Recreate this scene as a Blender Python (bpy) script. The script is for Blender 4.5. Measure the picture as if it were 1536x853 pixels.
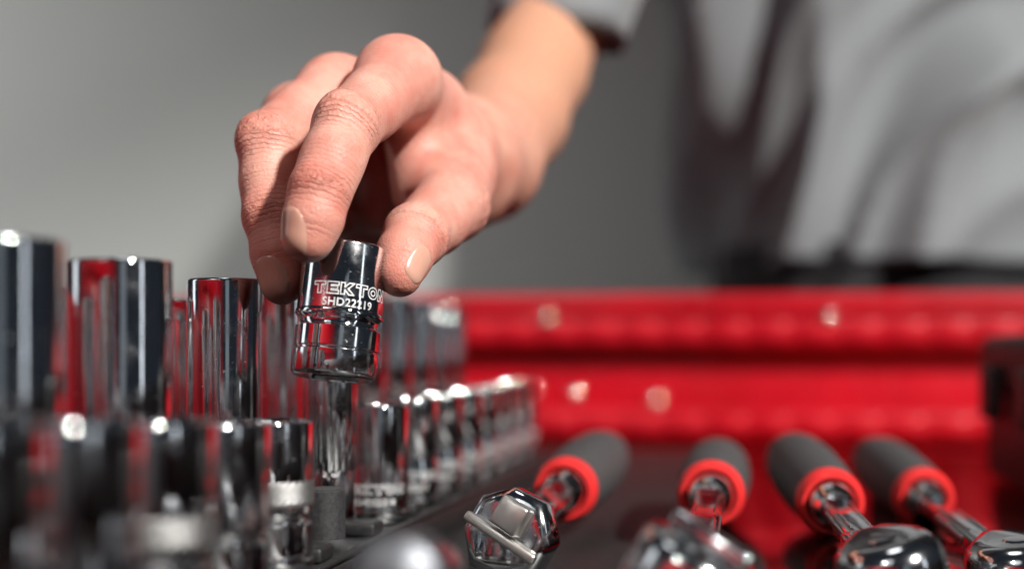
import bpy, bmesh, math, random
import numpy as np
from mathutils import Vector, Matrix, Quaternion
random.seed(4)
for o in list(bpy.data.objects): bpy.data.objects.remove(o)
S = bpy.context.scene
C = S.collection
R = math.radians
mm = 0.001

# ------------------------------------------------------------------ camera, world, lamps, exposure
FPX, CX, HY = 2133.0, 768.0, 515.0          # focal length in photo pixels, centre column, eye-level row
cam_d = bpy.data.cameras.new('camera'); cam = bpy.data.objects.new('camera', cam_d); C.objects.link(cam)
cam.location = (0, 0, 0); cam.rotation_euler = (R(90), 0, 0)
cam_d.lens = 50; cam_d.sensor_width = 36; cam_d.shift_y = (HY-426.5)/1536
cam_d.clip_start = .01; cam_d.clip_end = 50
cam_d.dof.use_dof = True; cam_d.dof.focus_distance = .412; cam_d.dof.aperture_fstop = 4.1
S.camera = cam
def P(px, py, Y): return Vector(((px-CX)/FPX*Y, Y, (HY-py)/FPX*Y))*mm      # Y in mm

W = bpy.data.worlds.new('World'); S.world = W; W.use_nodes = True
W.node_tree.nodes['Background'].inputs[0].default_value = (.55, .68, .9, 1)
W.node_tree.nodes['Background'].inputs[1].default_value = .030

def lamp(name, loc, aim, power, size, color, size_y=None):
    d = bpy.data.lights.new(name, 'AREA'); o = bpy.data.objects.new(name, d); C.objects.link(o)
    d.energy = power; d.color = color
    if size_y: d.shape = 'RECTANGLE'; d.size = size; d.size_y = size_y
    else: d.shape = 'DISK'; d.size = size
    o.location = loc
    o.rotation_euler = (Vector(aim)-Vector(loc)).to_track_quat('-Z', 'Y').to_euler()
    return o
KEY_DIR = Vector((.53, -.60, .57)).normalized()
HAND = Vector((-.04, .43, .05))
def spot(name, loc, aim, power, color, cone, blend, radius):
    d = bpy.data.lights.new(name, 'SPOT'); o = bpy.data.objects.new(name, d); C.objects.link(o)
    d.energy = power; d.color = color; d.spot_size = R(cone); d.spot_blend = blend; d.shadow_soft_size = radius
    o.location = loc; o.rotation_euler = (Vector(aim)-Vector(loc)).to_track_quat('-Z', 'Y').to_euler()
spot('key_lamp', HAND+KEY_DIR*4.0, HAND+Vector((.353, .233, -.081)), 1300, (1, .965, .92), 18.6, .22, .14)
lamp('ceiling_lamp', (-.1, .75, 1.9), (0, .2, 0), 2.5, .5, (.95, .97, 1))
spot('bench_lamp', (-.22, .16, .95), (-.60, -.34, .18), 62, (1, .96, .9), 96, .6, .06)
spot('wall_lamp', (-1.15, .72, .36), (-.62, 1.46, .06), 40, (.98, 1, .97), 78, .8, .12)
lamp('tall_window_lamp', (-1.35, .50, .25), (0, .45, 0), 1.0, .24, (.9, .95, 1), .9)
lamp('side_window_lamp', (1.3, -.35, .35), (0, .45, 0), .5, .10, (.85, .92, 1), .7)
lamp('back_window_lamp', (.48, -1.1, .12), (0, .45, 0), .16, .30, (.78, .9, 1), .9)
spot('front_lamp', (-.85, -.75, 1.15), (-.06, .42, .02), 15, (1, .98, .95), 25, .35, .012)
lamp('room_fill_lamp', (-.75, -1.0, 1.35), (0, .45, .05), 1.2, .7, (.95, .98, 1))

S.view_settings.view_transform = 'Standard'; S.view_settings.look = 'None'
S.view_settings.exposure = 0; S.view_settings.gamma = 1; S.view_settings.use_curve_mapping = False
S.render.engine = 'CYCLES'
S.cycles.use_denoising = True
S.cycles.max_bounces = 10; S.cycles.glossy_bounces = 8; S.cycles.diffuse_bounces = 4
S.cycles.caustics_reflective = False; S.cycles.caustics_refractive = False
S.cycles.sample_clamp_indirect = 6

# ------------------------------------------------------------------ helpers
def tag(o, label=None, cat=None, group=None, kind=None):
    if label: o['label'] = label
    if cat: o['category'] = cat
    if group: o['group'] = group
    if kind: o['kind'] = kind
    return o
def empty(name, loc=(0, 0, 0), rot=(0, 0, 0)):
    o = bpy.data.objects.new(name, None); C.objects.link(o); o.empty_display_size = .01
    o.location = loc; o.rotation_euler = rot
    return o
def link(name, me, parent=None, mat=None):
    o = bpy.data.objects.new(name, me); C.objects.link(o)
    if mat is not None and not me.materials: me.materials.append(mat)
    if parent: o.parent = parent
    return o
def mesh(name, verts, faces, smooth=True, sharp=None):
    me = bpy.data.meshes.new(name); me.from_pydata([tuple(v) for v in verts], [], faces); me.update()
    bm = bmesh.new(); bm.from_mesh(me); bmesh.ops.recalc_face_normals(bm, faces=bm.faces); bm.to_mesh(me); bm.free()
    if smooth:
        me.polygons.foreach_set('use_smooth', [True]*len(me.polygons))
        if sharp: me.set_sharp_from_angle(angle=R(sharp))
    return me
def bm_mesh(name, bm, smooth=False, sharp=40):
    me = bpy.data.meshes.new(name); bmesh.ops.recalc_face_normals(bm, faces=bm.faces); bm.to_mesh(me); bm.free()
    if smooth:
        me.polygons.foreach_set('use_smooth', [True]*len(me.polygons)); me.set_sharp_from_angle(angle=R(sharp))
    return me
def box_mesh(name, x0, x1, y0, y1, z0, z1, bev=0, seg=2):
    bm = bmesh.new(); bmesh.ops.create_cube(bm, size=1)
    for v in bm.verts:
        v.co = Vector((x0 if v.co.x < 0 else x1, y0 if v.co.y < 0 else y1, z0 if v.co.z < 0 else z1))
    if bev: bmesh.ops.bevel(bm, geom=bm.edges[:], offset=bev, segments=seg, affect='EDGES', profile=.5)
    return bm_mesh(name, bm, bool(bev), 50)
def lathe(name, prof, n=48, sharp=35, closed=False, axis='Z'):
    """prof: (r, h) points in metres"""
    vs, fs = [], []
    m = len(prof)
    for k in range(n):
        a = 2*math.pi*k/n
        for r, h in prof:
            vs.append((r*math.cos(a), r*math.sin(a), h) if axis == 'Z' else (r*math.cos(a), h, r*math.sin(a)))
    for k in range(n):
        k2 = (k+1) % n
        for i in range(m-1+(1 if closed else 0)):
            j = (i+1) % m
            fs.append((k*m+i, k2*m+i, k2*m+j, k*m+j))
    me = mesh(name, vs, fs, True, sharp)
    bm = bmesh.new(); bm.from_mesh(me); bmesh.ops.remove_doubles(bm, verts=bm.verts, dist=1e-7)
    bmesh.ops.recalc_face_normals(bm, faces=bm.faces); bm.to_mesh(me); bm.free()
    return me

# ------------------------------------------------------------------ materials
def new_mat(name):
    m = bpy.data.materials.new(name); m.use_nodes = True
    nt = m.node_tree; return m, nt, nt.nodes['Principled BSDF']
def N(nt, t, **kw):
    n = nt.nodes.new(t)
    for k, v in kw.items(): setattr(n, k, v)
    return n
def noise(nt, scale, detail=4, coord='Object', rough=.6, stretch=None):
    tc = N(nt, 'ShaderNodeTexCoord'); t = N(nt, 'ShaderNodeTexNoise')
    t.inputs['Scale'].default_value = scale; t.inputs['Detail'].default_value = detail; t.inputs['Roughness'].default_value = rough
    if stretch:
        mp = N(nt, 'ShaderNodeMapping'); mp.inputs['Scale'].default_value = stretch
        nt.links.new(tc.outputs[coord], mp.inputs[0]); nt.links.new(mp.outputs[0], t.inputs['Vector'])
    else: nt.links.new(tc.outputs[coord], t.inputs['Vector'])
    return t.outputs['Fac']
def ramp(nt, fac, lo, hi, a, b):
    m = N(nt, 'ShaderNodeMapRange'); m.inputs[1].default_value = lo; m.inputs[2].default_value = hi
    m.inputs[3].default_value = a; m.inputs[4].default_value = b
    nt.links.new(fac, m.inputs[0]); return m.outputs[0]
def mixc(nt, fac, a, b):
    m = N(nt, 'ShaderNodeMix', data_type='RGBA')
    for s, v in ((m.inputs[6], a), (m.inputs[7], b)):
        if isinstance(v, tuple): s.default_value = (*v, 1)
        else: nt.links.new(v, s)
    nt.links.new(fac, m.inputs[0]); return m.outputs[2]
def bump(nt, h, bsdf, strength, dist, prev=None):
    b = N(nt, 'ShaderNodeBump'); b.inputs['Strength'].default_value = strength; b.inputs['Distance'].default_value = dist
    nt.links.new(h, b.inputs['Height'])
    if prev: nt.links.new(prev, b.inputs['Normal'])
    nt.links.new(b.outputs[0], bsdf.inputs['Normal']); return b.outputs[0]
def simple(name, col, rough, metal=0, var=0, vs=60, bmp=0, bs=400, bd=.0002, coat=0, spec=.5):
    m, nt, p = new_mat(name)
    p.inputs['Roughness'].default_value = rough; p.inputs['Metallic'].default_value = metal
    p.inputs['Coat Weight'].default_value = coat; p.inputs['Coat Roughness'].default_value = .12
    p.inputs['Specular IOR Level'].default_value = spec
    if var:
        f = noise(nt, vs)
        c = mixc(nt, ramp(nt, f, .3, .7, 0, 1), tuple(x*(1-var) for x in col), tuple(min(1, x*(1+var)) for x in col))
        nt.links.new(c, p.inputs['Base Color'])
    else: p.inputs['Base Color'].default_value = (*col, 1)
    if bmp: bump(nt, noise(nt, bs, 5), p, bmp, bd)
    return m

def chrome_mat():
    m, nt, p = new_mat('polished_chrome')
    p.inputs['Metallic'].default_value = 1
    p.inputs['Base Color'].default_value = (.78, .79, .8, 1)
    f = noise(nt, 90, 6)                       # finger smears and haze in the polish
    f3 = noise(nt, 900, 2)
    sm = N(nt, 'ShaderNodeMath', operation='ADD'); nt.links.new(ramp(nt, f, .42, .70, .035, .20), sm.inputs[0]); nt.links.new(ramp(nt, f3, .62, .80, 0, .25), sm.inputs[1])
    nt.links.new(sm.outputs[0], p.inputs['Roughness'])
    b1 = bump(nt, noise(nt, 45, 2), p, .07, .0006)
    b2 = bump(nt, noise(nt, 1800, 2, stretch=(1, 1, .25)), p, .025, .0001, b1)
    return m
CHROME = chrome_mat()
CHROME_DARK = simple('recess_steel', (.22, .22, .23), .35, 1, var=.3, vs=300)
ETCH = simple('laser_etched_marking', (.66, .66, .66), .7, .35, var=.35, vs=700)
KNURL = simple('knurled_steel', (.24, .238, .235), .42, .9, var=.2, vs=900, bmp=.4, bs=2500, bd=.0003)
HEADCHROME = simple('worn_chrome', (.72, .73, .74), .12, 1, var=.12, vs=120)
BRUSHED = simple('brushed_steel', (.66, .64, .60), .36, 1, var=.1, vs=200)
SATIN = simple('satin_steel', (.22, .23, .25), .5, 1, var=.1, vs=200)
RUBBER = simple('black_rubber', (.028, .028, .029), .55, var=.5, vs=900, bmp=.35, bs=3000, bd=.0002)
RAILMAT = simple('dusty_black_plastic', (.014, .014, .0145), .5, var=.6, vs=500, bmp=.3, bs=1800, bd=.0003)
LINER = simple('glossy_black_liner', (.008, .003, .003), .09, var=.4, vs=200, bmp=.04, bs=300, bd=.0002, spec=.6)
GRIP = simple('charcoal_grip', (.055, .055, .056), .6, var=.25, vs=500, bmp=.3, bs=2500, bd=.0002)
REDPL = simple('red_grip_plastic', (.72, .03, .03), .35, var=.1, vs=200)
GREYPL = simple('grey_enamel', (.50, .51, .53), .4, var=.1, vs=60)
BLACKPL = simple('black_moulded_plastic', (.012, .011, .011), .5, var=.3, vs=120, bmp=.2, bs=900, bd=.0003)
def paint_mat():
    m, nt, p = new_mat('red_enamel_paint')
    f = noise(nt, 14, 5)
    nt.links.new(mixc(nt, ramp(nt, f, .35, .7, 0, 1), (.43, .002, .010), (.55, .003, .015)), p.inputs['Base Color'])
    f2 = noise(nt, 160, 4)
    nt.links.new(ramp(nt, f2, .35, .75, .28, .5), p.inputs['Roughness'])
    p.inputs['Coat Weight'].default_value = .25; p.inputs['Coat Roughness'].default_value = .2
    bump(nt, noise(nt, 700, 3), p, .12, .0002)
    return m
RED = paint_mat()
def wall_mat():
    m, nt, p = new_mat('painted_plaster')
    f = noise(nt, 3, 4)
    nt.links.new(mixc(nt, ramp(nt, f, .3, .7, 0, 1), (.325, .332, .322), (.350, .357, .347)), p.inputs['Base Color'])
    p.inputs['Roughness'].default_value = .85
    bump(nt, noise(nt, 260, 4), p, .15, .001)
    return m
def cloth_mat(name, a, b):
    m, nt, p = new_mat(name)
    f = noise(nt, 1500, 3); g = noise(nt, 12, 3)
    nt.links.new(mixc(nt, ramp(nt, f, .3, .7, 0, 1), a, b), p.inputs['Base Color'])
    p.inputs['Roughness'].default_value = .9; p.inputs['Sheen Weight'].default_value = .2
    bump(nt, f, p, .3, .0006)
    return m
SHIRT = cloth_mat('heather_grey_jersey', (.14, .153, .162), (.25, .265, .276))
TROUSER = cloth_mat('black_denim', (.008, .008, .009), (.014, .014, .016))

# ------------------------------------------------------------------ setting: wall
w = link('wall', box_mesh('wall', -2.6, 2.6, 1.46, 1.6, -1.1, 2.2), None, wall_mat()); tag(w, kind='structure')

# ------------------------------------------------------------------ tool drawer, local axes: x along its back, y into its depth
ANG = math.atan(.17)
DR = empty('tool_chest', (0, 0, -.0715), (0, 0, -ANG))
tag(DR, 'open red enamelled metal tool chest drawer holding the sockets and ratchets', 'tool chest')
def dpt(x, y, z):                                  # drawer-local to world (z from eye level)
    c, s = math.cos(ANG), math.sin(ANG)
    return Vector((c*x+s*y, -s*x+c*y, z))
FL = -.0715
DX0, DX1, DY0, DY1 = -.385, .40, -.14, .985
def dz(z): return z-FL
link('floor_panel', box_mesh('floor_panel', DX0, DX1, DY0, DY1, -.004, 0), DR, RED)
link('side_panel', box_mesh('side_panel', DX0-.012, DX0, DY0, DY1, -.003, dz(.030), .003), DR, RED)
link('side_panel', box_mesh('side_panel_b', DX1, DX1+.012, DY0, DY1, -.003, dz(.004), .003), DR, BLACKPL)
link('front_panel', box_mesh('front_panel', DX0-.011, DX1+.011, DY0-.014, DY0-.002, -.003, dz(.004), .003), DR, GREYPL)
link('back_panel', box_mesh('back_panel', DX0-.013, DX1+.013, DY1+.001, DY1+.016, -.003, dz(.020), .002), DR, RED)
link('top_rail', box_mesh('top_rail', DX0-.02, DX1+.02, DY1-.012, DY1+.03, dz(.0205), dz(.0335), .004, 3), DR, RED)
for z0, z1 in ((-.0015, .0185), (-.0625, -.045)):
    link('rib', box_mesh('rib', DX0+.001, DX1-.001, DY1-.020, DY1+.0005, dz(z0), dz(z1), .003, 3), DR, RED)
    tabme = box_mesh('raised_tab', -.0118, .0118, -.0009, .002, .002-.0, (z1-z0)-.003, .002, 2); tabme.materials.append(RED)
    x = DX0+.02
    while x < DX1-.015:
        t = link('raised_tab', tabme, DR); t.location = (x, DY1-.0205, dz(z0)); x += .029
# screw heads on the back rail and panel
scr = lathe('screw_head', [(0, .0028), (.0022, .0026), (.0036, .0015), (.004, 0)], 16, axis='Y'); scr.materials.append(CHROME)
for px, py in ((822, 478), (1245, 473), (984, 600), (862, 590), (800, 582)):
    Y = .97; c, s = math.cos(ANG), math.sin(ANG)
    # point on the back plane along that line of sight
    dx, dzv = (px-CX)/FPX, (HY-py)/FPX
    yl = DY1-(.0225 if py < 520 else .0002)
    t = yl/(s*dx+c)
    xl = (c*dx-s)*t
    q = link('screw_head', scr, DR); q.location = (xl, yl, dz(dzv*t)); q.rotation_euler = (R(180), 0, 0)
# low black liner in the bays and a floor joint
link('liner_mat', box_mesh('liner_mat', DX0+.012, -.03, DY0+.015, DY1-.03, .0003, .0005, 0), DR, RAILMAT)
link('liner_mat', box_mesh('liner_mat_b', -.024, .385, DY0+.015, DY1-.13, .0008, .0068, .002), DR, LINER)

# ------------------------------------------------------------------ black case at the right, inside the drawer
cs = empty('tool_case', dpt(.183, .70, FL+.0073), (0, 0, -ANG))
tag(cs, 'black plastic tool case standing at the right end of the red drawer', 'tool case')
link('case_body', box_mesh('case_body', -.07, .09, -.16, .03, 0, .042, .004), cs, BLACKPL)
link('case_lid', box_mesh('case_lid', -.073, .092, -.163, .033, .0425, .068, .006, 3), cs, BLACKPL)
for y in (-.11, -.02): link('latch', box_mesh('latch', -.079, -.0732, y-.014, y+.014, .030, .054, .0015), cs, BLACKPL)

# red cabinet standing behind the camera: the sockets mirror it
kb = empty('tool_cabinet', (-.69, -.24, -.61), (0, 0, R(-45)))
tag(kb, 'red enamelled tool cabinet mirrored in the chrome sockets', 'tool cabinet')
link('cabinet_body', box_mesh('cabinet_body', -.56, 1.20, -.4, 0, 0, .97, .008), kb, RED)
for z in (.13, .34, .55, .76):
    link('drawer_front', box_mesh('drawer_front', -.54, 1.18, .001, .014, z, z+.19, .004), kb, RED)
    link('pull_strip', box_mesh('pull_strip', -.52, 1.16, .0145, .022, z+.172, z+.182, .002), kb, CHROME_DARK)

# ------------------------------------------------------------------ sockets
NS = 60
def star(k, rin, pts=12):
    ph = (k/NS*pts) % 1
    return rin*(1+.10*(abs(ph-.5)*2))
def socket_shell(R0, H, rin, deep, grooves):
    """outer lathe + twelve point opening on top + square drive below; base at z=0"""
    outer = [(R0-.0011, 0), (R0-.0004, .0005), (R0, .0014)]
    for g in grooves:                                             # (height, half width, depth)
        z, hw, dp = g
        outer += [(R0, z-hw), (R0-dp*.8, z-hw*.55), (R0-dp, z), (R0-dp*.8, z+hw*.55), (R0, z+hw)]
    outer += [(R0-.0009+.0009*math.cos(q*math.pi/12), H-.0009+.0009*math.sin(q*math.pi/12)) for q in range(7)]
    vs, fs = [], []
    rings = []
    for r, z in outer:
        rings.append(len(vs))
        for k in range(NS):
            a = 2*math.pi*k/NS; vs.append((r*math.cos(a), r*math.sin(a), z))
    cut = len(rings)
    for z, f in ((H-.0001, 1.12), (H-.0018, 1.0), (H-min(.018, H*.4), 1.0), (H-min(.0185, H*.42), .55)):
        rings.append(len(vs))
        for k in range(NS):
            a = 2*math.pi*k/NS
            r = star(k, rin) * f
            vs.append((min(r, R0-.0015)*math.cos(a), min(r, R0-.0015)*math.sin(a), z))
    for i in range(len(rings)-1):
        a, b = rings[i], rings[i+1]
        for k in range(NS):
            k2 = (k+1) % NS; fs.append((a+k, a+k2, b+k2, b+k))
    t = rings[-1]; fs.append(tuple(t+k for k in range(NS)))
    # underside with square drive hole
    hs = .0064
    def sq(k):
        a = 2*math.pi*k/NS; m_ = max(abs(math.cos(a)), abs(math.sin(a))); return hs/m_
    b0 = len(vs)
    for z, f in ((0.0002, 1.10), (.0012, 1.0), (.014, 1.0)):
        for k in range(NS):
            a = 2*math.pi*k/NS; r = min(sq(k)*f, R0-.0022); vs.append((r*math.cos(a), r*math.sin(a), z))
    prev = rings[0]
    for j in range(3):
        b = b0+j*NS
        for k in range(NS):
            k2 = (k+1) % NS; fs.append((prev+k, prev+k2, b+k2, b+k))
        prev = b
    fs.append(tuple(prev+k for k in range(NS)))
    me = mesh('socket_body', vs, fs, True, 32)
    me.materials.append(CHROME); return me

LET = {
 'T': ([[(0,1),(1,1),(1,.72),(.66,.72),(.66,0),(.34,0),(.34,.72),(0,.72)]], 1.0),
 'E': ([[(0,0),(0,1),(.95,1),(.95,.74),(.32,.74),(.32,.63),(.85,.63),(.85,.38),(.32,.38),(.32,.26),(.95,.26),(.95,0)]], .95),
 'K': ([[(0,0),(0,1),(.32,1),(.32,.64),(.66,1),(1.08,1),(.60,.5),(1.1,0),(.68,0),(.32,.38),(.32,0)]], 1.1),
 'O': ([[(.5+.52*math.cos(a*math.pi/10), .5+.5*math.sin(a*math.pi/10)) for a in range(20)],
        [(.5+.23*math.cos(a*math.pi/10), .5+.22*math.sin(a*math.pi/10)) for a in range(20)]], 1.02),
 'N': ([[(0,0),(0,1),(.32,1),(.74,.46),(.74,1),(1.05,1),(1.05,0),(.74,0),(.31,.55),(.31,0)]], 1.05)}
def wrap_verts(pts, R0, a_mid, z_mid, eps):
    out = []
    for x, z, e in pts:
        a = a_mid + x/R0
        r = R0+eps+e
        out.append((r*math.sin(a), -r*math.cos(a), z_mid+z))
    return out
def outline_word(word, R0, a_mid, z_mid, height, wx, lw):
    total = sum(LET[c][1]*wx+.0006 for c in word); x = -total/2
    pts, fs = [], []
    for c in word:
        loops, adv = LET[c]
        for lp in loops:
            q = [(x+u*wx, (v-.5)*height) for u, v in lp]
            for i in range(len(q)):
                a, b = Vector(q[i]), Vector(q[(i+1) % len(q)])
                d = (b-a); L = d.length; d.normalize(); n = Vector((-d.y, d.x))*lw/2
                a = a-d*lw/2; b = b+d*lw/2
                k = max(1, int(abs(b.x-a.x)/.0009))
                base = len(pts)
                for j in range(k+1):
                    p = a+(b-a)*j/k
                    for s in (1, -1): pts.append((p.x+n.x*s, p.y+n.y*s, .000002*(i % 2)))
                for j in range(k): fs.append((base+2*j, base+2*j+1, base+2*j+3, base+2*j+2))
        x += adv*wx+.0006
    return wrap_verts(pts, R0, a_mid, z_mid, .00003), fs
def font_word(text, R0, a_mid, z_mid, height, outline=0, sx=1.0):
    cu = bpy.data.curves.new('marking', 'FONT'); cu.body = text; cu.size = height/.72; cu.align_x = 'CENTER'; cu.resolution_u = 4
    cu.space_character = 1.08
    if outline:
        cu.fill_mode = 'NONE'; cu.bevel_depth = outline; cu.bevel_resolution = 0
    else: cu.offset = .00006
    ob = bpy.data.objects.new('marking', cu); C.objects.link(ob)
    bpy.context.view_layer.update()
    dg = bpy.context.evaluated_depsgraph_get()
    me = ob.evaluated_get(dg).to_mesh()
    pts = [(v.co.x*sx, v.co.y-height/2, v.co.z) for v in me.vertices]
    fs = [tuple(p.vertices) for p in me.polygons]
    ob.evaluated_get(dg).to_mesh_clear(); bpy.data.objects.remove(ob); bpy.data.curves.remove(cu)
    return wrap_verts(pts, R0, a_mid, z_mid, .00004 if not outline else 0), fs
def marking(parent, R0, words, name='marking'):
    vs, fs = [], []
    for v, f in words:
        b = len(vs); vs += v; fs += [tuple(i+b for i in q) for q in f]
    me = bpy.data.meshes.new(name); me.from_pydata(vs, [], fs); me.update(); me.materials.append(ETCH)
    return link(name, me, parent)
def knurl_band(parent, R0, z, h):
    n = 72; vs, fs = [], []
    rows = 9
    for i in range(rows):
        for k in range(n):
            e = .00035 if (i+k) % 2 == 0 else .00008
            if i in (0, rows-1): e = .00002
            a = 2*math.pi*k/n; r = R0+e
            vs.append((r*math.cos(a), r*math.sin(a), z+h*i/(rows-1)))
    for i in range(rows-1):
        for k in range(n): k2 = (k+1) % n; fs.append((i*n+k, i*n+k2, (i+1)*n+k2, (i+1)*n+k))
    me = mesh('knurled_band', vs, fs, False); me.materials.append(KNURL)
    return link('knurled_band', me, parent)

RX = {'tall': -.1618, 'far': -.194, 'low': -.1298}            # x = RX + .174 y  (metres)
SLOPE = .174
BASE = -.0605
def rowpos(row, Y): return Vector((RX[row]+SLOPE*Y, Y, BASE))
def flutes(parent, R0, z0, z1, n=22):
    vs, fs = [], []
    m = n*6
    for z, e in ((z0, -.0002), (z0+.0015, 1), (z1-.0015, 1), (z1, -.0002)):
        for k in range(m):
            a = 2*math.pi*k/m; r = R0+(.00042*abs(math.sin(a*n/2))**.7 if e == 1 else e)
            vs.append((r*math.cos(a), r*math.sin(a), z))
    for i in range(3):
        for k in range(m): k2 = (k+1) % m; fs.append((i*m+k, i*m+k2, (i+1)*m+k2, (i+1)*m+k))
    me = mesh('fluted_grip', vs, fs, True, 40); me.materials.append(CHROME)
    return link('fluted_grip', me, parent)
ORD = ['first', 'second', 'third', 'fourth', 'fifth', 'sixth', 'seventh', 'eighth', 'ninth', 'tenth', 'eleventh', 'twelfth']

# rails with posts
post_me = box_mesh('post', -.0058, .0058, -.0058, .0058, .003, .0178, .0016, 2)
post_round = lathe('post', [(0, .0178), (.0056, .0178), (.0063, .0171), (.0064, .003)], 24)
for me_ in (post_me, post_round): me_.materials.append(RUBBER)
low_Y = [.190, .226, .262, .300, .338, .374, .424, .482, .530, .575, .618, .660, .700, .738, .775]
tall_Y = [.245, .302, .360, .430, .484, .533, .578, .622, .664, .704, .738]
far_Y = [.265, .325, .385, .435, .482, .530, .578, .625, .668, .71, .75]
rails = {}
for row, Ys, what in (('low', low_Y, 'black plastic socket rail under the row of short sockets'),
                      ('tall', tall_Y, 'black plastic socket rail under the middle row of deep sockets'),
                      ('far', far_Y, 'black plastic socket rail under the deep sockets farthest from the ratchets')):
    y0, y1 = Ys[0]-.03, Ys[-1]+.03
    ymid = (y0+y1)/2; rl = empty('socket_rail', (RX[row]+SLOPE*ymid, ymid, BASE-.0108), (0, 0, -math.atan(SLOPE)))
    tag(rl, what, 'socket rail', 'socket rails in the drawer')
    L = (y1-y0)/math.cos(math.atan(SLOPE))/2
    link('rail_base', box_mesh('rail_base', -.0125, .0125, -L, L, 0, .0104, .002), rl, RAILMAT)
    for lp in (-1, 1): link('rail_lip', box_mesh('rail_lip', lp*.0125-.0012, lp*.0125+.0012, -L, L, .0107, .0122, .0005), rl, RAILMAT)
    for Y in Ys:
        yl = (Y-ymid)/math.cos(math.atan(SLOPE))
        p = link('post', post_round if (row == 'low' and abs(Y-.424) < .001) else post_me, rl)
        p.location = (0, yl, .0105)
    # the sprung clip tabs between posts
    for a, b in zip(Ys[:-1], Ys[1:]):
        yl = ((a+b)/2-ymid)/math.cos(math.atan(SLOPE))
        if row == 'low' and .3 < a < .6:
            t_ = link('clip_tab', box_mesh('clip_tab', -.007, .009, -.006, .006, .0106, .0150, .001), rl, RAILMAT); t_.location = (0, yl, 0)

def make_socket(row, Y, OD, H, label, group, size, code=None, spin=0, mark_a=.2):
    s = empty('socket', rowpos(row, Y)); tag(s, label, 'socket', group)
    R0 = OD/2000
    if H < .05:
        gr = [(.0048, .0011, .0006), (.0188, .0022, .0006)] if OD < 20 else [(.0052, .0010, .0006)] if OD < 21.5 else [(.0052, .0009, .0005), (.0150, .0016, .0011)]
    else: gr = [(.0055, .0010, .0006), (.0165, .0012, .0007)]
    b = link('socket_body', socket_shell(R0, H, R0*.72, H > .05, gr), s)
    b.rotation_euler = (0, 0, spin)
    if H > .05 and (row == 'far' or Y > .5): flutes(s, R0, .022 if row != 'far' else .018, H-.006)
    if H < .05:
        if OD >= 21.5 and size in (20, 24): knurl_band(s, R0, .0185, .0065)
        zc = .0115 if OD < 21.5 else .0300
        words = [outline_word('TEKTON', R0, mark_a, zc+.0006, .0030, .0033, .00032), font_word(code, R0, mark_a+.05, zc-.0036, .0021)]
        if Y > .3 and OD < 21.5: marking(s, R0, words)
    else:
        if Y > .3 and Y < .62:
            marking(s, R0, [font_word(str(size), R0, .12, .0165+.0035, .0048, .00016)])
    return s
low_spec = [(34, 'SHD22232', 32, .049), (33, 'SHD22230', 30, .048), (32, 'SHD22227', 27, .0465), (30, 'SHD22224', 24, .0445), (27, 'SHD22222', 21, .042), (24.6, 'SHD22220', 20, .0405), None, (21.4, 'SHD22218', 18),
            (19.6, 'SHD22217', 17), (19, 'SHD22216', 16), (18.6, 'SHD22215', 15), (18.2, 'SHD22214', 14), (17.8, 'SHD22213', 13), (17.4, 'SHD22212', 12), (17, 'SHD22210', 10)]
names_low = ['short chrome socket lowest in the picture at the near end of the short row',
 'very blurred short chrome socket, second from the near end of the short row',
 'blurred short chrome socket, third from the near end of the short row',
 'blurred short chrome socket, fourth from the near end of the short row',
 'short chrome socket squeezed behind the knurled one that stands before the empty post',
 'short chrome socket with a knurled band standing just before the empty black post',
 None,
 'short chrome socket with readable etched lettering standing just beyond the empty black post',
 'short chrome socket directly behind the one with readable lettering beyond the post']
n_ = 0
for i, (Y, sp) in enumerate(zip(low_Y, low_spec)):
    if sp is None: continue
    lab = names_low[i] if i < len(names_low) else f'short chrome socket, {ORD[len(low_Y)-1-i]} from the far end of the short row' if i < len(low_Y)-1 else 'small short chrome socket at the very far end of the short row'
    make_socket('low', Y, sp[0], sp[3] if len(sp) > 3 else .0400, lab, 'short sockets in the front row', sp[2], sp[1], spin=i*.37, mark_a=.02)
tall_od = [29, 28, 26, 22.4, 21, 20.4, 19.6, 19, 18.4, 18, 17.6, 17]
for i, (Y, od) in enumerate(zip(tall_Y, tall_od)):
    lab = {3: 'sharpest tall chrome deep socket, standing left of the drooping middle fingertip',
           2: 'wide tall chrome deep socket with a blurred top, left of the sharpest deep socket',
           1: 'large blurred deep socket cut by the left edge of the picture',
           4: 'tall deep socket directly under the middle fingertip',
           5: 'tall deep socket half hidden under the held socket, numbered 15',
           0: 'most blurred deep socket at the near end of the middle row',
           10: 'last deep socket at the far end of the middle row'}.get(i, f'deep chrome socket, {ORD[10-i]} from the far end of the middle row')
    make_socket('tall', Y, od, .080 if i > 2 else .0815+.001*(2-i), lab, 'deep sockets in the middle row', 20-i, spin=i*.5)
far_od = [24, 24, 23, 22, 21, 20.4, 19.8, 19.2, 18.6, 18, 17.4]
for i, (Y, od) in enumerate(zip(far_Y, far_od)):
    make_socket('far', Y, od, .0755, f'deep chrome socket behind the middle row, {ORD[i]} from the near end of the back rail', 'deep sockets in the back row', 24-i, spin=i*.8)

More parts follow.
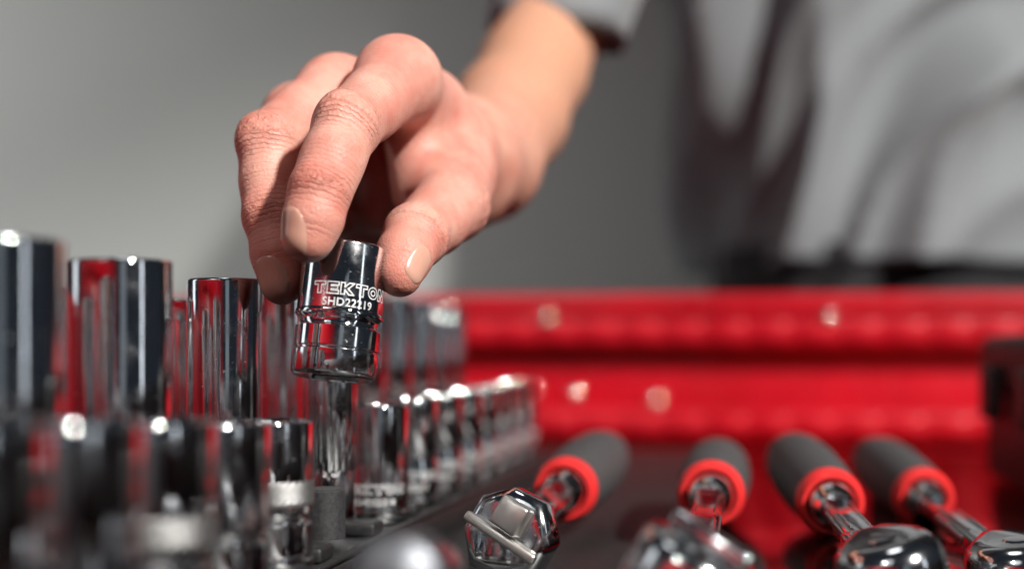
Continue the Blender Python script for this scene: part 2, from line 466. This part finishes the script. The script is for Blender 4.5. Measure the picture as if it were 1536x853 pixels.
# ------------------------------------------------------------------ the held socket
zax = Vector((.088, .135, 1)).normalized()
base_c = P(499, 567, 408)
hs = empty('socket', base_c)
yax = zax.cross(Vector((1, 0, 0))).normalized(); xax = yax.cross(zax).normalized()
hs.matrix_world = Matrix.Translation(base_c) @ Matrix((xax, yax, zax)).transposed().to_4x4()
tag(hs, 'short chrome socket pinched between fingers and thumb, held above the row', 'socket', None)
HR, HH = .0123, .0385
link('socket_body', socket_shell(HR, HH, .0088, False, [(.0078, .0006, .00035), (.0156, .0017, .0011)]), hs)
bead = [(HR-.0002, .0172), (HR+.0004, .0176), (HR+.0005, .0183), (HR+.0002, .0189), (HR-.0002, .0191)]
link('bead_ring', lathe('bead_ring', bead, 60), hs, CHROME)
marking(hs, HR, [outline_word('TEKTON', HR, R(27), .0243, .0033, .00345, .00034), font_word('SHD22219', HR, R(18), .0205, .0023)])

lo = empty('socket', Vector(((490-CX)/FPX*.455, .455, -.0709))); tag(lo, 'fluted deep socket numbered 15 standing loose between the rails under the held socket', 'socket')
link('socket_body', socket_shell(.0093, .082, .0072, True, [(.0055, .0010, .0006)]), lo)
flutes(lo, .0093, .030, .078, 20)
marking(lo, .0093+.0005, [font_word('15', .0093, .25, .0315, .0046, .00018)])

# ------------------------------------------------------------------ ratchets
def round_rect_bar(name, L, wx, wz, r, tip=1.0):
    bm = bmesh.new(); bmesh.ops.create_cube(bm, size=1)
    for v in bm.verts:
        f = tip if v.co.y < 0 else 1.0
        v.co = Vector((v.co.x*wx*f, v.co.y*L, v.co.z*wz))
    bmesh.ops.bevel(bm, geom=bm.edges[:], offset=r, segments=3, affect='EDGES', profile=.5)
    return bm_mesh(name, bm, True, 60)
def head_mesh(name, w_, l_, th, bev):
    pts = []
    for k in range(21):
        a = math.pi*k/20
        pts.append((w_/2*math.cos(a), -w_/2*math.sin(a)*1.05))
    pts += [(-w_/2*.96, l_*.25), (-w_*.30, l_*.62), (-w_*.22, l_*.75), (w_*.22, l_*.75), (w_*.30, l_*.62), (w_/2*.96, l_*.25)]
    bm = bmesh.new()
    vs = [bm.verts.new((x, y, -th/2)) for x, y in pts]
    f = bm.faces.new(vs)
    r = bmesh.ops.extrude_face_region(bm, geom=[f])
    for v in r['geom']:
        if isinstance(v, bmesh.types.BMVert): v.co.z = th/2
    bm.normal_update()
    ed = [e for e in bm.edges if abs(e.verts[0].co.z-e.verts[1].co.z) < 1e-6]
    bmesh.ops.bevel(bm, geom=ed, offset=bev, segments=3, affect='EDGES', profile=.5)
    return bm_mesh(name, bm, True, 35)
def ratchet(ring_px, ring_py, ringY, head_px, head_py, headY, roll, hroll, s, hsc, flex, label, lever=True, oct_head=False):
    a, b = P(ring_px, ring_py, ringY), P(head_px, head_py, headY)
    d = (a-b); L = d.length; d.normalize()
    side = d.cross(Vector((0, 0, 1))).normalized(); up = side.cross(d).normalized()
    M = Matrix((side, d, up)).transposed().to_4x4(); M.translation = b
    r = empty('ratchet'); r.matrix_world = M @ Matrix.Rotation(roll, 4, 'Y')
    tag(r, label, 'ratchet', 'ratchets lying side by side')
    # local: y from head (0) to ring (L) and grip beyond
    g = [(.0105*s, L+.004), (.0150*s, L+.006), (.0158*s, L+.012), (.0174*s, L+.038), (.0180*s, L+.065), (.0172*s, L+.092),
         (.0152*s, L+.108), (.0118*s, L+.1165), (.006*s, L+.1202), (0, L+.121)]
    link('grip', lathe('grip', g, 40, 50, axis='Y'), r, GRIP)
    ring = [(.0110*s, L+.0055), (.0110*s, L-.0008), (.0118*s, L-.0022), (.0136*s, L-.0022), (.0153*s, L-.0002), (.0158*s, L+.0034), (.0156*s, L+.0062)]
    link('collar_ring', lathe('collar_ring', ring, 40, 50, axis='Y'), r, REDPL)
    fer = [(.0108*s, L+.005), (.0108*s, L-.0026), (.0104*s, L-.0048), (.0096*s, L-.0060), (.0092*s, L-.0085), (.0080*s, L-.0100), (.0072*s, L-.0130), (.004*s, L-.0132)]
    link('ferrule', lathe('ferrule', fer, 32, 30, axis='Y'), r, CHROME)
    h = hsc
    y0 = .016*h if not flex else .040*h
    sh = round_rect_bar('shaft', L-.006-y0, .0130*s, .0098*s, .0030*s, .95)
    o = link('shaft', sh, r, CHROME); o.location = (0, (L-.006+y0)/2, 0)
    pl = min(.040, (L-.010-y0)*.85)
    if pl > .008:
        for sx in (-1, 1):
            q = link('shaft_rim', round_rect_bar('shaft_rim', pl, .0007, .0007, .0002), r, CHROME); q.location = (sx*.0038*s, (L-.006+y0)/2, .0049*s)
            for k in range(int(pl/.0022)):
                q = link('pressed_letter', box_mesh('pressed_letter', -.0003, .0003, -.0007, .0007, -.0022*s, .0022*s, .0002, 1), r, CHROME)
                q.location = (sx*.0065*s, (L-.006+y0)/2-pl/2+.0011+k*.0022, 0); q.rotation_euler = (R(18), 0, 0)
    if oct_head:
        bm = bmesh.new()
        vs_ = [bm.verts.new((.0138*math.cos(R(22.5+45*k))*(1.05 if k % 2 else 1), .0138*math.sin(R(22.5+45*k)), -.006)) for k in range(8)]
        f_ = bm.faces.new(vs_); rr = bmesh.ops.extrude_face_region(bm, geom=[f_])
        for v in rr['geom']:
            if isinstance(v, bmesh.types.BMVert): v.co.z = .006
        bmesh.ops.bevel(bm, geom=[e for e in bm.edges if abs(e.verts[0].co.z-e.verts[1].co.z) < 1e-6], offset=.0034, segments=4, affect='EDGES', profile=.5)
        HM = Matrix.Translation((0, .004, 0)) @ Matrix.Rotation(-roll, 4, 'Y') @ Vector((-.205, -.95, .21)).normalized().to_track_quat('Z', 'Y').to_matrix().to_4x4() @ Matrix.Rotation(R(62), 4, 'Z')
        q = link('head', bm_mesh('head', bm, True, 50), r, CHROME); q.matrix_local = HM
        q = link('drive_square', box_mesh('drive_square', .0014, .0102, -.0046, .0046, .0055, .0105, .0008), r, BRUSHED); q.matrix_local = HM
        q = link('retaining_bar', box_mesh('retaining_bar', -.0026, .0004, -.0125, .0125, .0061, .0088, .0008), r, BRUSHED); q.matrix_local = HM
        return r
    hd = link('head', head_mesh('head', .033*h, .036*h, (.0185 if lever else .023)*h, (.0030 if lever else .0070)*h), r, HEADCHROME)
    HM = Matrix.Rotation(hroll, 4, 'Y')
    hd.matrix_local = HM
    if lever:
      lv = link('reversing_lever', round_rect_bar('reversing_lever', .024*h, .0075*h, .0050*h, .0016*h, .7), r, HEADCHROME)
      lv.matrix_local = HM @ Matrix.Translation((0, .001*h, .0124*h)) @ Matrix.Rotation(R(62), 4, 'Z')
    if lever: q = link('lever_hub', lathe('lever_hub', [(0, .0108*h), (.0095*h, .0108*h), (.0110*h, .0100*h), (.0113*h, .0088*h)], 32), r, HEADCHROME); q.matrix_local = HM
    else:
      q = link('head_disc', lathe('head_disc', [(0, .0122*h), (.0040*h, .0121*h), (.0050*h, .0112*h)], 32), r, HEADCHROME); q.matrix_local = HM
    q = link('drive_square', box_mesh('drive_square', -.0050*h, .0050*h, -.0050*h, .0050*h, -.022*h, -.009*h, .001*h), r, HEADCHROME); q.matrix_local = HM
    if flex:
        kn = lathe('flex_knuckle', [(0, -.0082*s), (.0070*s, -.0082*s), (.0084*s, -.007*s), (.0084*s, .007*s), (.0070*s, .0082*s), (0, .0082*s)], 28, 35)
        k_ = link('flex_knuckle', kn, r, CHROME); k_.location = (0, .037*h, 0); k_.rotation_euler = (0, R(90), 0)
        pin = link('pivot_pin', lathe('pivot_pin', [(0, -.0095*s), (.0026*s, -.0095*s), (.0026*s, .0095*s), (0, .0095*s)], 16, 35), r, CHROME_DARK)
        pin.location = (0, .037*h, 0); pin.rotation_euler = (0, R(90), 0)
        for sx in (-1, 1):
            c_ = link('fork_cheek', round_rect_bar('fork_cheek', .020*h, .0040*h, .0125*h, .0012*h), r, CHROME); c_.location = (sx*.0075*h, .031*h, 0)
    return r
ratchet(846, 735, 500, 764, 806, 402, R(38), R(15), .73, .76, False, 'ratchet beside the short sockets with an eight sided head and a bright drive square', True, True)
ratchet(1066, 742, 490, 1032, 876, 318, R(4), R(25), .75, .90, False, 'longest ratchet, second from the sockets, its near head strongly blurred')
ratchet(1247, 754, 478, 1340, 862, 368, R(-6), R(-10), .73, .86, True, 'flex head ratchet with a pivot joint between collar ring and head', False)
ratchet(1387, 748, 530, 1530, 862, 398, R(2), R(-8), .72, .86, False, 'ratchet closest to the black case, its shaft mirroring red', False)

# blurred extension bar close to the camera
A, B = P(640, 858, 300), P(596, 868, 252)
d = (A-B).normalized(); side = d.cross(Vector((0, 0, 1))).normalized(); up = side.cross(d)
M = Matrix((side, d, up)).transposed().to_4x4(); M.translation = B
eb = empty('extension_bar'); eb.matrix_world = M
tag(eb, 'strongly blurred steel extension bar lying lowest between the sockets and ratchets', 'extension bar')
Lb = (A-B).length
link('bar_socket_end', lathe('bar_socket_end', [(0, -.004), (.004, -.0035), (.0072, -.0015), (.0085, .002), (.0088, .018), (.0078, .023), (.0056, .030)], 36, 35, axis='Y'), eb, SATIN)
link('bar_shaft', lathe('bar_shaft', [(.0055, .0302), (.0054, Lb-.01), (.0070, Lb), (.0070, Lb+.010), (.004, Lb+.013), (0, Lb+.0135)], 32, 35, axis='Y'), eb, CHROME)

# ------------------------------------------------------------------ the person: one continuous arm and hand from a distance field
def V3(px, py, Y): return np.array(P(px, py, Y))/mm           # millimetres
index = [(596, 120, 450, 12.6), (560, 153, 430, 10.4), (520, 190, 413, 10.1), (498, 240, 403, 9.2), (480, 287, 397.5, 9.0), (470, 326, 395, 8.5), (461, 356, 394, 7.4)]
middle = [(505, 144, 470, 12.2), (455, 170, 452, 10.2), (404, 215, 436, 9.9), (402, 270, 430, 8.8), (408, 325, 426, 8.8), (416, 380, 421.5, 8.1), (423, 424, 419.5, 7.0)]
ring = [(448, 180, 490, 11.5), (438, 225, 478, 9.5), (436, 268, 470, 9.0), (448, 298, 472, 8.2), (462, 318, 478, 8.0), (480, 325, 487, 7.6), (500, 322, 496, 7.0)]
pinky = [(440, 232, 512, 10.5), (440, 270, 502, 8.5), (455, 300, 495, 8.2), (480, 322, 490, 7.4), (498, 328, 496, 7.2), (515, 328, 503, 6.8), (530, 325, 510, 6.2)]
thumb = [(676, 228, 502, 14.5), (680, 272, 482, 13.6), (676, 306, 461, 12.4), (650, 333, 444, 10.3), (623, 354, 427, 9.7), (605, 384, 417, 7.9), (600, 414, 412.5, 6.0)]
index = [(x, y, Y, r*(1, .94, .97, .92, .95, .94, .94)[i]) for i, (x, y, Y, r) in enumerate(index)]
middle = [(x, y, Y, r*(1, .94, .97, .92, .95, .94, .94)[i]) for i, (x, y, Y, r) in enumerate(middle)]
def chain(c): return [(V3(x, y, Y), r) for x, y, Y, r in c]
F = {k: chain(v) for k, v in dict(index=index, middle=middle, ring=ring, pinky=pinky, thumb=thumb).items()}
wrist = [(V3(700, 232, 540), 20), (V3(722, 243, 575), 23), (V3(764, 174, 640), 25), (V3(800, 105, 692), 25.3), (V3(828, 45, 722), 24.5), (V3(855, -55, 742), 27), (V3(925, -220, 800), 40), (V3(1005, -380, 900), 46)]
palm = []
for k, (x, y, Y, r0, r1) in dict(i=(672, 205, 540, 12, 15), m=(668, 225, 548, 12, 15), r=(660, 245, 555, 11, 15), p=(672, 275, 555, 10, 15)).items():
    f0 = F[{'i': 'index', 'm': 'middle', 'r': 'ring', 'p': 'pinky'}[k]][0]
    palm.append([(f0[0], r0), (V3(x, y, Y), r1)])
palm.append([(V3(700, 285, 540), 16), (V3(640, 300, 535), 13)])          # heel of the hand
palm.append([(V3(650, 170, 488), 11), (V3(682, 255, 492), 11.5)])        # muscle between thumb and index
palm.append([(V3(600, 200, 492), 11), (V3(560, 260, 505), 11)])
palm.append([(V3(600, 240, 515), 12), (V3(550, 335, 512), 11)])
palm.append([(V3(550, 335, 512), 11), (V3(640, 320, 520), 12)])
palm.append([(V3(614, 178, 474), 9.5), (V3(630, 288, 471), 9.5)])
palm.append([(V3(580, 215, 490), 9.5), (V3(575, 310, 492), 9)])
palm.append([(F['thumb'][0][0], 14), (V3(705, 240, 540), 17)])

def grade(lo, f0, f1, hi, h, g=1.12, hmax=6):
    a = list(np.arange(f0, f1, h)); s = h; x = f0
    left = []
    while x > lo: s = min(s*g, hmax); x -= s; left.append(x)
    s = h; x = a[-1]; right = []
    while x < hi: s = min(s*g, hmax); x += s; right.append(x)
    return np.array(left[::-1]+a+right, dtype=np.float32)
HV = .68
xs = grade(-95, -87, -8, 175, HV); ys = grade(375, 384, 482, 1010, HV); zs = grade(-6, 8, 102, 420, HV)
Pxx, Pyy, Pzz = np.meshgrid(xs, ys, zs, indexing='ij', sparse=True)
BIG = 60.0
def cone(D, a, ra, b, rb, k):
    """smooth-union a tapered capsule into D"""
    m = max(ra, rb)+k+14
    lo, hi = np.minimum(a, b)-m, np.maximum(a, b)+m
    i0, i1 = np.searchsorted(xs, lo[0]), np.searchsorted(xs, hi[0]); j0, j1 = np.searchsorted(ys, lo[1]), np.searchsorted(ys, hi[1]); l0, l1 = np.searchsorted(zs, lo[2]), np.searchsorted(zs, hi[2])
    if i1 <= i0 or j1 <= j0 or l1 <= l0: return
    X, Y_, Z = Pxx[i0:i1], Pyy[:, j0:j1], Pzz[:, :, l0:l1]
    ab = (b-a).astype(np.float32); L2 = float(ab@ab)+1e-9
    t = ((X-a[0])*ab[0]+(Y_-a[1])*ab[1]+(Z-a[2])*ab[2])/L2
    np.clip(t, 0, 1, out=t)
    d = np.sqrt((X-a[0]-t*ab[0])**2+(Y_-a[1]-t*ab[1])**2+(Z-a[2]-t*ab[2])**2)-(ra+(rb-ra)*t)
    s = D[i0:i1, j0:j1, l0:l1]
    h = np.maximum(k-np.abs(s-d), 0)/k
    D[i0:i1, j0:j1, l0:l1] = np.minimum(s, d)-h*h*k*.25
shape = (len(xs), len(ys), len(zs))
base = np.full(shape, BIG, np.float32)
for seg in palm: cone(base, seg[0][0].astype(np.float32), seg[0][1], seg[1][0].astype(np.float32), seg[1][1], 9)
for (a, ra), (b, rb) in zip(wrist[:-1], wrist[1:]): cone(base, a, ra, b, rb, 10)
res = base.copy()
dors = {}
for k, ch in F.items():
    D = np.full(shape, BIG, np.float32)
    for (a, ra), (b, rb) in zip(ch[:-1], ch[1:]): cone(D, a, ra, b, rb, 2.5)
    p0, p2, p4, p6 = (ch[i][0] for i in (0, 2, 4, 6))
    # dorsal side: outside of the bend
    dv = p2-(p0+p4)/2; ax = (p4-p2)/np.linalg.norm(p4-p2); dv = dv-ax*(dv@ax); dv /= np.linalg.norm(dv)
    dors[k] = dv
    if k in ('index', 'middle'):
        ax1 = (p2-p0)/np.linalg.norm(p2-p0)
        for off, rr in ((-1.5, 6.2), (2.0, 5.6)):
            c = p2+dv*(ch[2][1]-rr+.75)+ax*off; cone(D, c, rr, c+ax*.5, rr, 3)
        c = ch[4][0]+dv*(ch[4][1]-5.4+.35); cone(D, c, 5.4, c+ax*.5, 5.4, 3)
        axt = (p6-p4)/np.linalg.norm(p6-p4)
        c = (ch[5][0]+ch[6][0])/2-dv*1.5; cone(D, c-axt*3, 6.8, c+axt*1.2, 6.2, 3)      # finger pad
        c = (ch[3][0]-dv*1.2); cone(D, c-ax*4, 8.2, c+ax*4, 8.2, 3)                     # pulp of the middle phalanx
        c = (ch[1][0]-dv*1.4); cone(D, c-ax1*6, 9.4, c+ax1*6, 9.2, 3)
    if k == 'thumb':
        axt = (p6-p4)/np.linalg.norm(p6-p4)
        c = (ch[5][0]+ch[6][0])/2-dv*.2; cone(D, c-axt*4, 7.4, c+axt*2, 6.2, 3)
    kk = 8.0 if k != 'thumb' else 9.0
    h = np.maximum(kk-np.abs(base-D), 0)/kk
    U = np.minimum(base, D)-h*h*kk*.25
    h = np.maximum(1.2-np.abs(res-U), 0)/1.2
    res = np.minimum(res, U)
    del D, U, h
def surface_nets(D):
    ins = D < 0
    nx, ny, nz = D.shape
    cnt = np.zeros((nx-1, ny-1, nz-1), np.int8)
    for i in (0, 1):
        for j in (0, 1):
            for l in (0, 1): cnt += ins[i:nx-1+i, j:ny-1+j, l:nz-1+l]
    act = np.argwhere((cnt > 0) & (cnt < 8))
    idm = np.full(cnt.shape, -1, np.int32); idm[tuple(act.T)] = np.arange(len(act))
    I, J, K = act.T
    acc = np.zeros((len(act), 3)); num = np.zeros(len(act))
    G = (xs, ys, zs)
    cs_ = [(a, b, c) for a in (0, 1) for b in (0, 1) for c in (0, 1)]
    for c0 in cs_:
        for ax in range(3):
            if c0[ax]: continue
            c1 = list(c0); c1[ax] = 1
            d0 = D[I+c0[0], J+c0[1], K+c0[2]]; d1 = D[I+c1[0], J+c1[1], K+c1[2]]
            m = (d0 < 0) != (d1 < 0)
            t = np.where(m, d0/np.where(m, d0-d1, 1), 0)
            q = np.stack([xs[I+c0[0]], ys[J+c0[1]], zs[K+c0[2]]], 1).astype(float)
            g = G[ax]; ii = (I, J, K)[ax]
            q[:, ax] += t*(g[ii+1]-g[ii])
            acc[m] += q[m]; num[m] += 1
    verts = acc/num[:, None]
    faces = []
    for ax in range(3):
        sl0 = [slice(None)]*3; sl1 = [slice(None)]*3
        sl0[ax] = slice(0, -1); sl1[ax] = slice(1, None)
        A_ = ins[tuple(sl0)]; B_ = ins[tuple(sl1)]
        e = np.argwhere(A_ != B_)
        u, v = [(1, 2), (2, 0), (0, 1)][ax]
        ok = (e[:, u] > 0) & (e[:, v] > 0) & (e[:, u] < D.shape[u]-1) & (e[:, v] < D.shape[v]-1)
        e = e[ok]; flip = A_[tuple(e.T)]
        def cid(du, dv_):
            q = e.copy(); q[:, u] += du; q[:, v] += dv_; return idm[tuple(q.T)]
        q = np.stack([cid(-1, -1), cid(0, -1), cid(0, 0), cid(-1, 0)], 1)
        q[~flip] = q[~flip][:, ::-1]
        faces.append(q)
    f = np.concatenate(faces); f = f[(f >= 0).all(1)]
    return verts, f
hv, hf = surface_nets(res)
del res, base
# light relaxing of the net
for it in range(3):
    s_ = np.zeros_like(hv); n_ = np.zeros(len(hv))
    for a, b in ((0, 1), (1, 2), (2, 3), (3, 0)):
        np.add.at(s_, hf[:, a], hv[hf[:, b]]); np.add.at(n_, hf[:, a], 1)
        np.add.at(s_, hf[:, b], hv[hf[:, a]]); np.add.at(n_, hf[:, b], 1)
    hv = hv+.45*(s_/n_[:, None]-hv)
# per-vertex skin attributes: place along the finger, crease weight, redness, tan
best = np.full(len(hv), 1e9); along = np.zeros(len(hv)); crease = np.zeros(len(hv)); redn = np.zeros(len(hv))
for k, ch in F.items():
    s0 = 0; pts = [c[0] for c in ch]; lens = [np.linalg.norm(pts[i+1]-pts[i]) for i in range(6)]; cum = np.concatenate([[0], np.cumsum(lens)])
    for i in range(6):
        a, b = pts[i], pts[i+1]; ab = b-a; t = np.clip(((hv-a)@ab)/(ab@ab), 0, 1)
        v = hv-a-t[:, None]*ab; dist = np.linalg.norm(v, axis=1)-(ch[i][1]+(ch[i+1][1]-ch[i][1])*t)
        m = dist < best
        s = cum[i]+t*lens[i]
        dd = (v@dors[k])/np.maximum(np.linalg.norm(v, axis=1), 1e-6)
        dw = np.clip(.45+.75*dd, 0, 1)
        j1, j2 = cum[2], cum[4]
        cw = dw*(np.exp(-((s-j1-1)/6.5)**2)+.75*np.exp(-((s-j2)/4.0)**2))+.20*dw
        pw = .8*np.exp(-((s-j2)/2.0)**2)*np.clip(-dd, 0, 1)
        rw = .55*np.exp(-((s-j1)/7)**2)*dw+.6*np.clip((s-cum[4]-4)/12, 0, 1)+.4*np.exp(-(s/12)**2)*dw+.35*np.exp(-((s-j2)/5)**2)*dw
        best[m] = dist[m]; along[m] = s[m]; crease[m] = np.maximum(cw, pw)[m]; redn[m] = rw[m]
far = np.clip((best-4)/10, 0, 1); crease *= 1-far; redn = redn*(1-far)
tan = np.clip((hv[:, 1]-470)/170, 0, 1)**1.2
me = bpy.data.meshes.new('person')
me.vertices.add(len(hv)); me.vertices.foreach_set('co', (hv*mm).astype(np.float32).ravel())
me.loops.add(hf.size); me.loops.foreach_set('vertex_index', hf.astype(np.int32).ravel())
me.polygons.add(len(hf)); me.polygons.foreach_set('loop_start', np.arange(0, hf.size, 4, dtype=np.int32)); me.polygons.foreach_set('loop_total', np.full(len(hf), 4, np.int32))
me.update(calc_edges=True); me.validate()
me.polygons.foreach_set('use_smooth', [True]*len(me.polygons))
for nm, arr in (('along', along), ('crease', crease), ('redness', redn), ('tan', tan)):
    at = me.attributes.new(nm, 'FLOAT', 'POINT'); at.data.foreach_set('value', arr.astype(np.float32))
def skin_mat():
    m, nt, p = new_mat('skin')
    L = nt.links.new
    def attr(n):
        a = N(nt, 'ShaderNodeAttribute'); a.attribute_name = n; return a.outputs['Fac']
    def math_(op, a, b):
        q = N(nt, 'ShaderNodeMath', operation=op)
        for s, v in zip(q.inputs, (a, b)):
            if isinstance(v, (int, float)): s.default_value = v
            else: L(v, s)
        return q.outputs[0]
    blot = noise(nt, 75, 4)
    fine = noise(nt, 420, 3)
    base_c = mixc(nt, ramp(nt, blot, .35, .68, 0, 1), (.67, .355, .28), (.585, .22, .17))
    big = noise(nt, 34, 3)
    base_c = mixc(nt, ramp(nt, big, .50, .72, 0, .55), base_c, (.60, .23, .18))
    c2 = mixc(nt, math_('MULTIPLY', attr('redness'), ramp(nt, fine, .3, .7, .55, .9)), base_c, (.62, .22, .165))
    c3 = mixc(nt, attr('tan'), c2, (.57, .285, .18))
    # crease lines run across the finger, wandering
    wob = noise(nt, 240, 3); wob2 = noise(nt, 900, 2)
    ph = math_('ADD', math_('MULTIPLY', attr('along'), 3.9), math_('ADD', math_('MULTIPLY', wob, 8), math_('MULTIPLY', wob2, 4.0)))
    sn = math_('SINE', ph, 0)
    lines = ramp(nt, sn, -1, -.1, 0, 1)
    cr = math_('MULTIPLY', attr('crease'), ramp(nt, noise(nt, 170, 3), .30, .68, .15, 1.15))
    cavity = math_('MULTIPLY', cr, math_('SUBTRACT', 1, lines))
    c4 = mixc(nt, math_('MULTIPLY', cavity, .36), c3, (.36, .13, .09))
    L(c4, p.inputs['Base Color'])
    p.inputs['Roughness'].default_value = .5
    p.inputs['Specular IOR Level'].default_value = .42
    p.inputs['Subsurface Weight'].default_value = .55
    p.inputs['Subsurface Radius'].default_value = (1.0, .28, .15)
    p.inputs['Subsurface Scale'].default_value = .0032
    h1 = math_('MULTIPLY', cr, lines)
    b1 = bump(nt, h1, p, .95, .00075)
    tc = N(nt, 'ShaderNodeTexCoord'); vo = N(nt, 'ShaderNodeTexVoronoi'); vo.inputs['Scale'].default_value = 1500
    L(tc.outputs['Object'], vo.inputs['Vector'])
    b2 = bump(nt, vo.outputs['Distance'], p, .5, .0002, b1)
    b3 = bump(nt, noise(nt, 260, 5), p, .22, .0006, b2)
    return m
SKIN = skin_mat(); me.materials.append(SKIN)
person = bpy.data.objects.new('person', me); C.objects.link(person)
tag(person, 'person in a grey t-shirt reaching over the drawer to hold up a socket', 'person')

# fingernails
def nail_mat():
    m, nt, p = new_mat('fingernail')
    f = noise(nt, 500, 3, stretch=(1, 1, .2))
    nt.links.new(mixc(nt, f, (.57, .30, .225), (.61, .35, .27)), p.inputs['Base Color'])
    p.inputs['Roughness'].default_value = .22; p.inputs['Subsurface Weight'].default_value = .3
    p.inputs['Subsurface Scale'].default_value = .0015; p.inputs['Subsurface Radius'].default_value = (1, .4, .25)
    return m
NAIL = nail_mat()
from mathutils.bvhtree import BVHTree
bv = BVHTree.FromPolygons([Vector(v) for v in hv*mm], [tuple(f) for f in hf.tolist()])
def nail(k, normal, w_, l_, start):
    ch = F[k]; tip = ch[6][0]; dip = ch[4][0]
    ax = Vector((tip-dip)).normalized(); n = Vector(normal); n = (n-ax*n.dot(ax)).normalized(); sd = ax.cross(n)
    c0 = Vector(tip)*mm - ax*(start*mm)
    nu, nv_ = 15, 19
    vs, fs = [], []
    for layer in (0, 1):
        for i in range(nu):
            for j in range(nv_):
                u = -1+2*i/(nu-1); v = -1+2*j/(nv_-1)
                # superellipse outline
                vv = v*(1-.10*u*u); uu = u*(1-abs(v)**3*.50)
                o = c0+sd*(uu*w_/2*mm)+ax*(vv*l_/2*mm)
                axis_pt = o-sd*(uu*w_/2*mm)
                # drop onto the skin along the normal
                h = bv.ray_cast(o+n*.02, -n)
                hit = h[0] if h[0] is not None else o
                edge = max(abs(u), abs(v))
                lift = .00030*(1-max(0, (edge-.75)/.25)**2*1.6) + (.0001 if v > .85 else 0)
                nn = (n+sd*uu*.7).normalized()
                vs.append(hit+nn*(lift if layer == 0 else -.0006))
    off = nu*nv_
    for i in range(nu-1):
        for j in range(nv_-1):
            q = (i*nv_+j, (i+1)*nv_+j, (i+1)*nv_+j+1, i*nv_+j+1)
            fs.append(q); fs.append(tuple(off+x for x in q[::-1]))
    rim = [i*nv_ for i in range(nu)]+[(nu-1)*nv_+j for j in range(1, nv_)]+[i*nv_+nv_-1 for i in range(nu-2, -1, -1)]+[j for j in range(nv_-2, 0, -1)]
    for a, b in zip(rim, rim[1:]+rim[:1]): fs.append((a, b, off+b, off+a))
    link('fingernail', mesh('fingernail', vs, fs, True, 60), person, NAIL)
nail('index', (-.66, -.72, .1), 11.6, 13.0, -.6)
nail('middle', (-.42, -.88, .12), 10.8, 12.8, .2)
nail('thumb', (.70, -.68, .12), 9.6, 11.5, 1.6)

# shirt: torso turned to its left plus a short sleeve, one cloth mesh
def fold(u, z):
    """u metres round the torso, z height: diagonal creases"""
    s = .010*math.sin(z*22-u*14)
    for a, fr, amp, ph in ((.66, 46, .046, .9), (.85, 84, .030, 2.0), (.45, 34, .026, 4.0), (.9, 130, .008, 1.0)):
        t = (u*math.cos(a)-z*math.sin(a))*fr+ph+1.1*math.sin(z*11+u*9+a*5)
        s += amp*((1-abs(math.sin(t/2)))**1.6-.3)*(.6+.4*math.sin(u*23-z*17+fr))
    return s
def torso_ring(z, inset=0):
    out = []
    n = 180
    cx, cy = .352+.10*(.2-z), 1.228
    th = R(22)
    sh = 1-.75*max(0, (z-.62)/.2)**1.6
    hw, hd = (.205-inset+.03*max(0, z-.2))*sh, (.130-inset)*sh
    for k in range(n):
        a = 2*math.pi*k/n
        ca, sa = math.cos(a), math.sin(a)
        e = .62
        x = hw*abs(ca)**e*(1 if ca > 0 else -1); y = hd*abs(sa)**e*(1 if sa > 0 else -1)
        nrm = Vector((ca/hw, sa/hd)).normalized()
        u = a*.21
        f = fold(u, z) if inset == 0 else .002*math.sin(u*80)
        x += nrm.x*f; y += nrm.y*f
        out.append(Vector((cx+x*math.cos(th)-y*math.sin(th), cy+x*math.sin(th)+y*math.cos(th)+.10*(z-.1)*-.6, z)))
    return out
vs, fs = [], []
zl = [.062+i*.0062 for i in range(125)]
n = 180
for z in zl: vs += torso_ring(z)
for i in range(len(zl)-1):
    for k in range(n): k2 = (k+1) % n; fs.append((i*n+k, i*n+k2, (i+1)*n+k2, (i+1)*n+k))
# hem turned under
b = len(vs); inner = torso_ring(.065, 0)
cen = Vector((.30, 1.235, .053))
vs += [v+(cen-v).normalized()*.004 for v in inner]
for k in range(n): k2 = (k+1) % n; fs.append((k, k2, b+k2, b+k))
# sleeve
sl = [(P(834, 58, 722), .0345), (P(841, 26, 728), .0360), (P(862, -60, 744), .042), (P(928, -220, 802), .051), (P(1000, -370, 900), .066), (P(1080, -500, 1020), .080)]
rings = []
for i, (c, r) in enumerate(sl):
    t = (sl[min(i+1, 5)][0]-sl[max(i-1, 0)][0]).normalized()
    if i < 3: t = Vector((.18, -.05+.12*i, 1)).normalized()
    s1 = t.cross(Vector((0, 1, .3))).normalized(); s2 = s1.cross(t)
    rings.append(len(vs))
    for k in range(60):
        a = 2*math.pi*k/60; rr = r*(1+.05*math.sin(3*a+i)+.03*math.sin(7*a-i*1.7)); vs.append(c+s1*rr*math.cos(a)+s2*rr*math.sin(a))
for i in range(5):
    for k in range(60): k2 = (k+1) % 60; fs.append((rings[i]+k, rings[i]+k2, rings[i+1]+k2, rings[i+1]+k))
b = len(vs)
for k in range(60): v = vs[rings[0]+k]; vs.append(v+(sl[0][0]-v)*.06+(sl[1][0]-sl[0][0])*.5)
for k in range(60): k2 = (k+1) % 60; fs.append((rings[0]+k, rings[0]+k2, b+k2, b+k))
shirt = link('shirt', mesh('shirt', vs, fs, True), person, SHIRT)
vs, fs = [], []
zt = [-.70, -.3, 0, .03, .078]
for z in zt: vs += torso_ring(z, .012)
for i in range(len(zt)-1):
    for k in range(n): k2 = (k+1) % n; fs.append((i*n+k, i*n+k2, (i+1)*n+k2, (i+1)*n+k))
link('trousers', mesh('trousers', vs, fs, True), person, TROUSER)
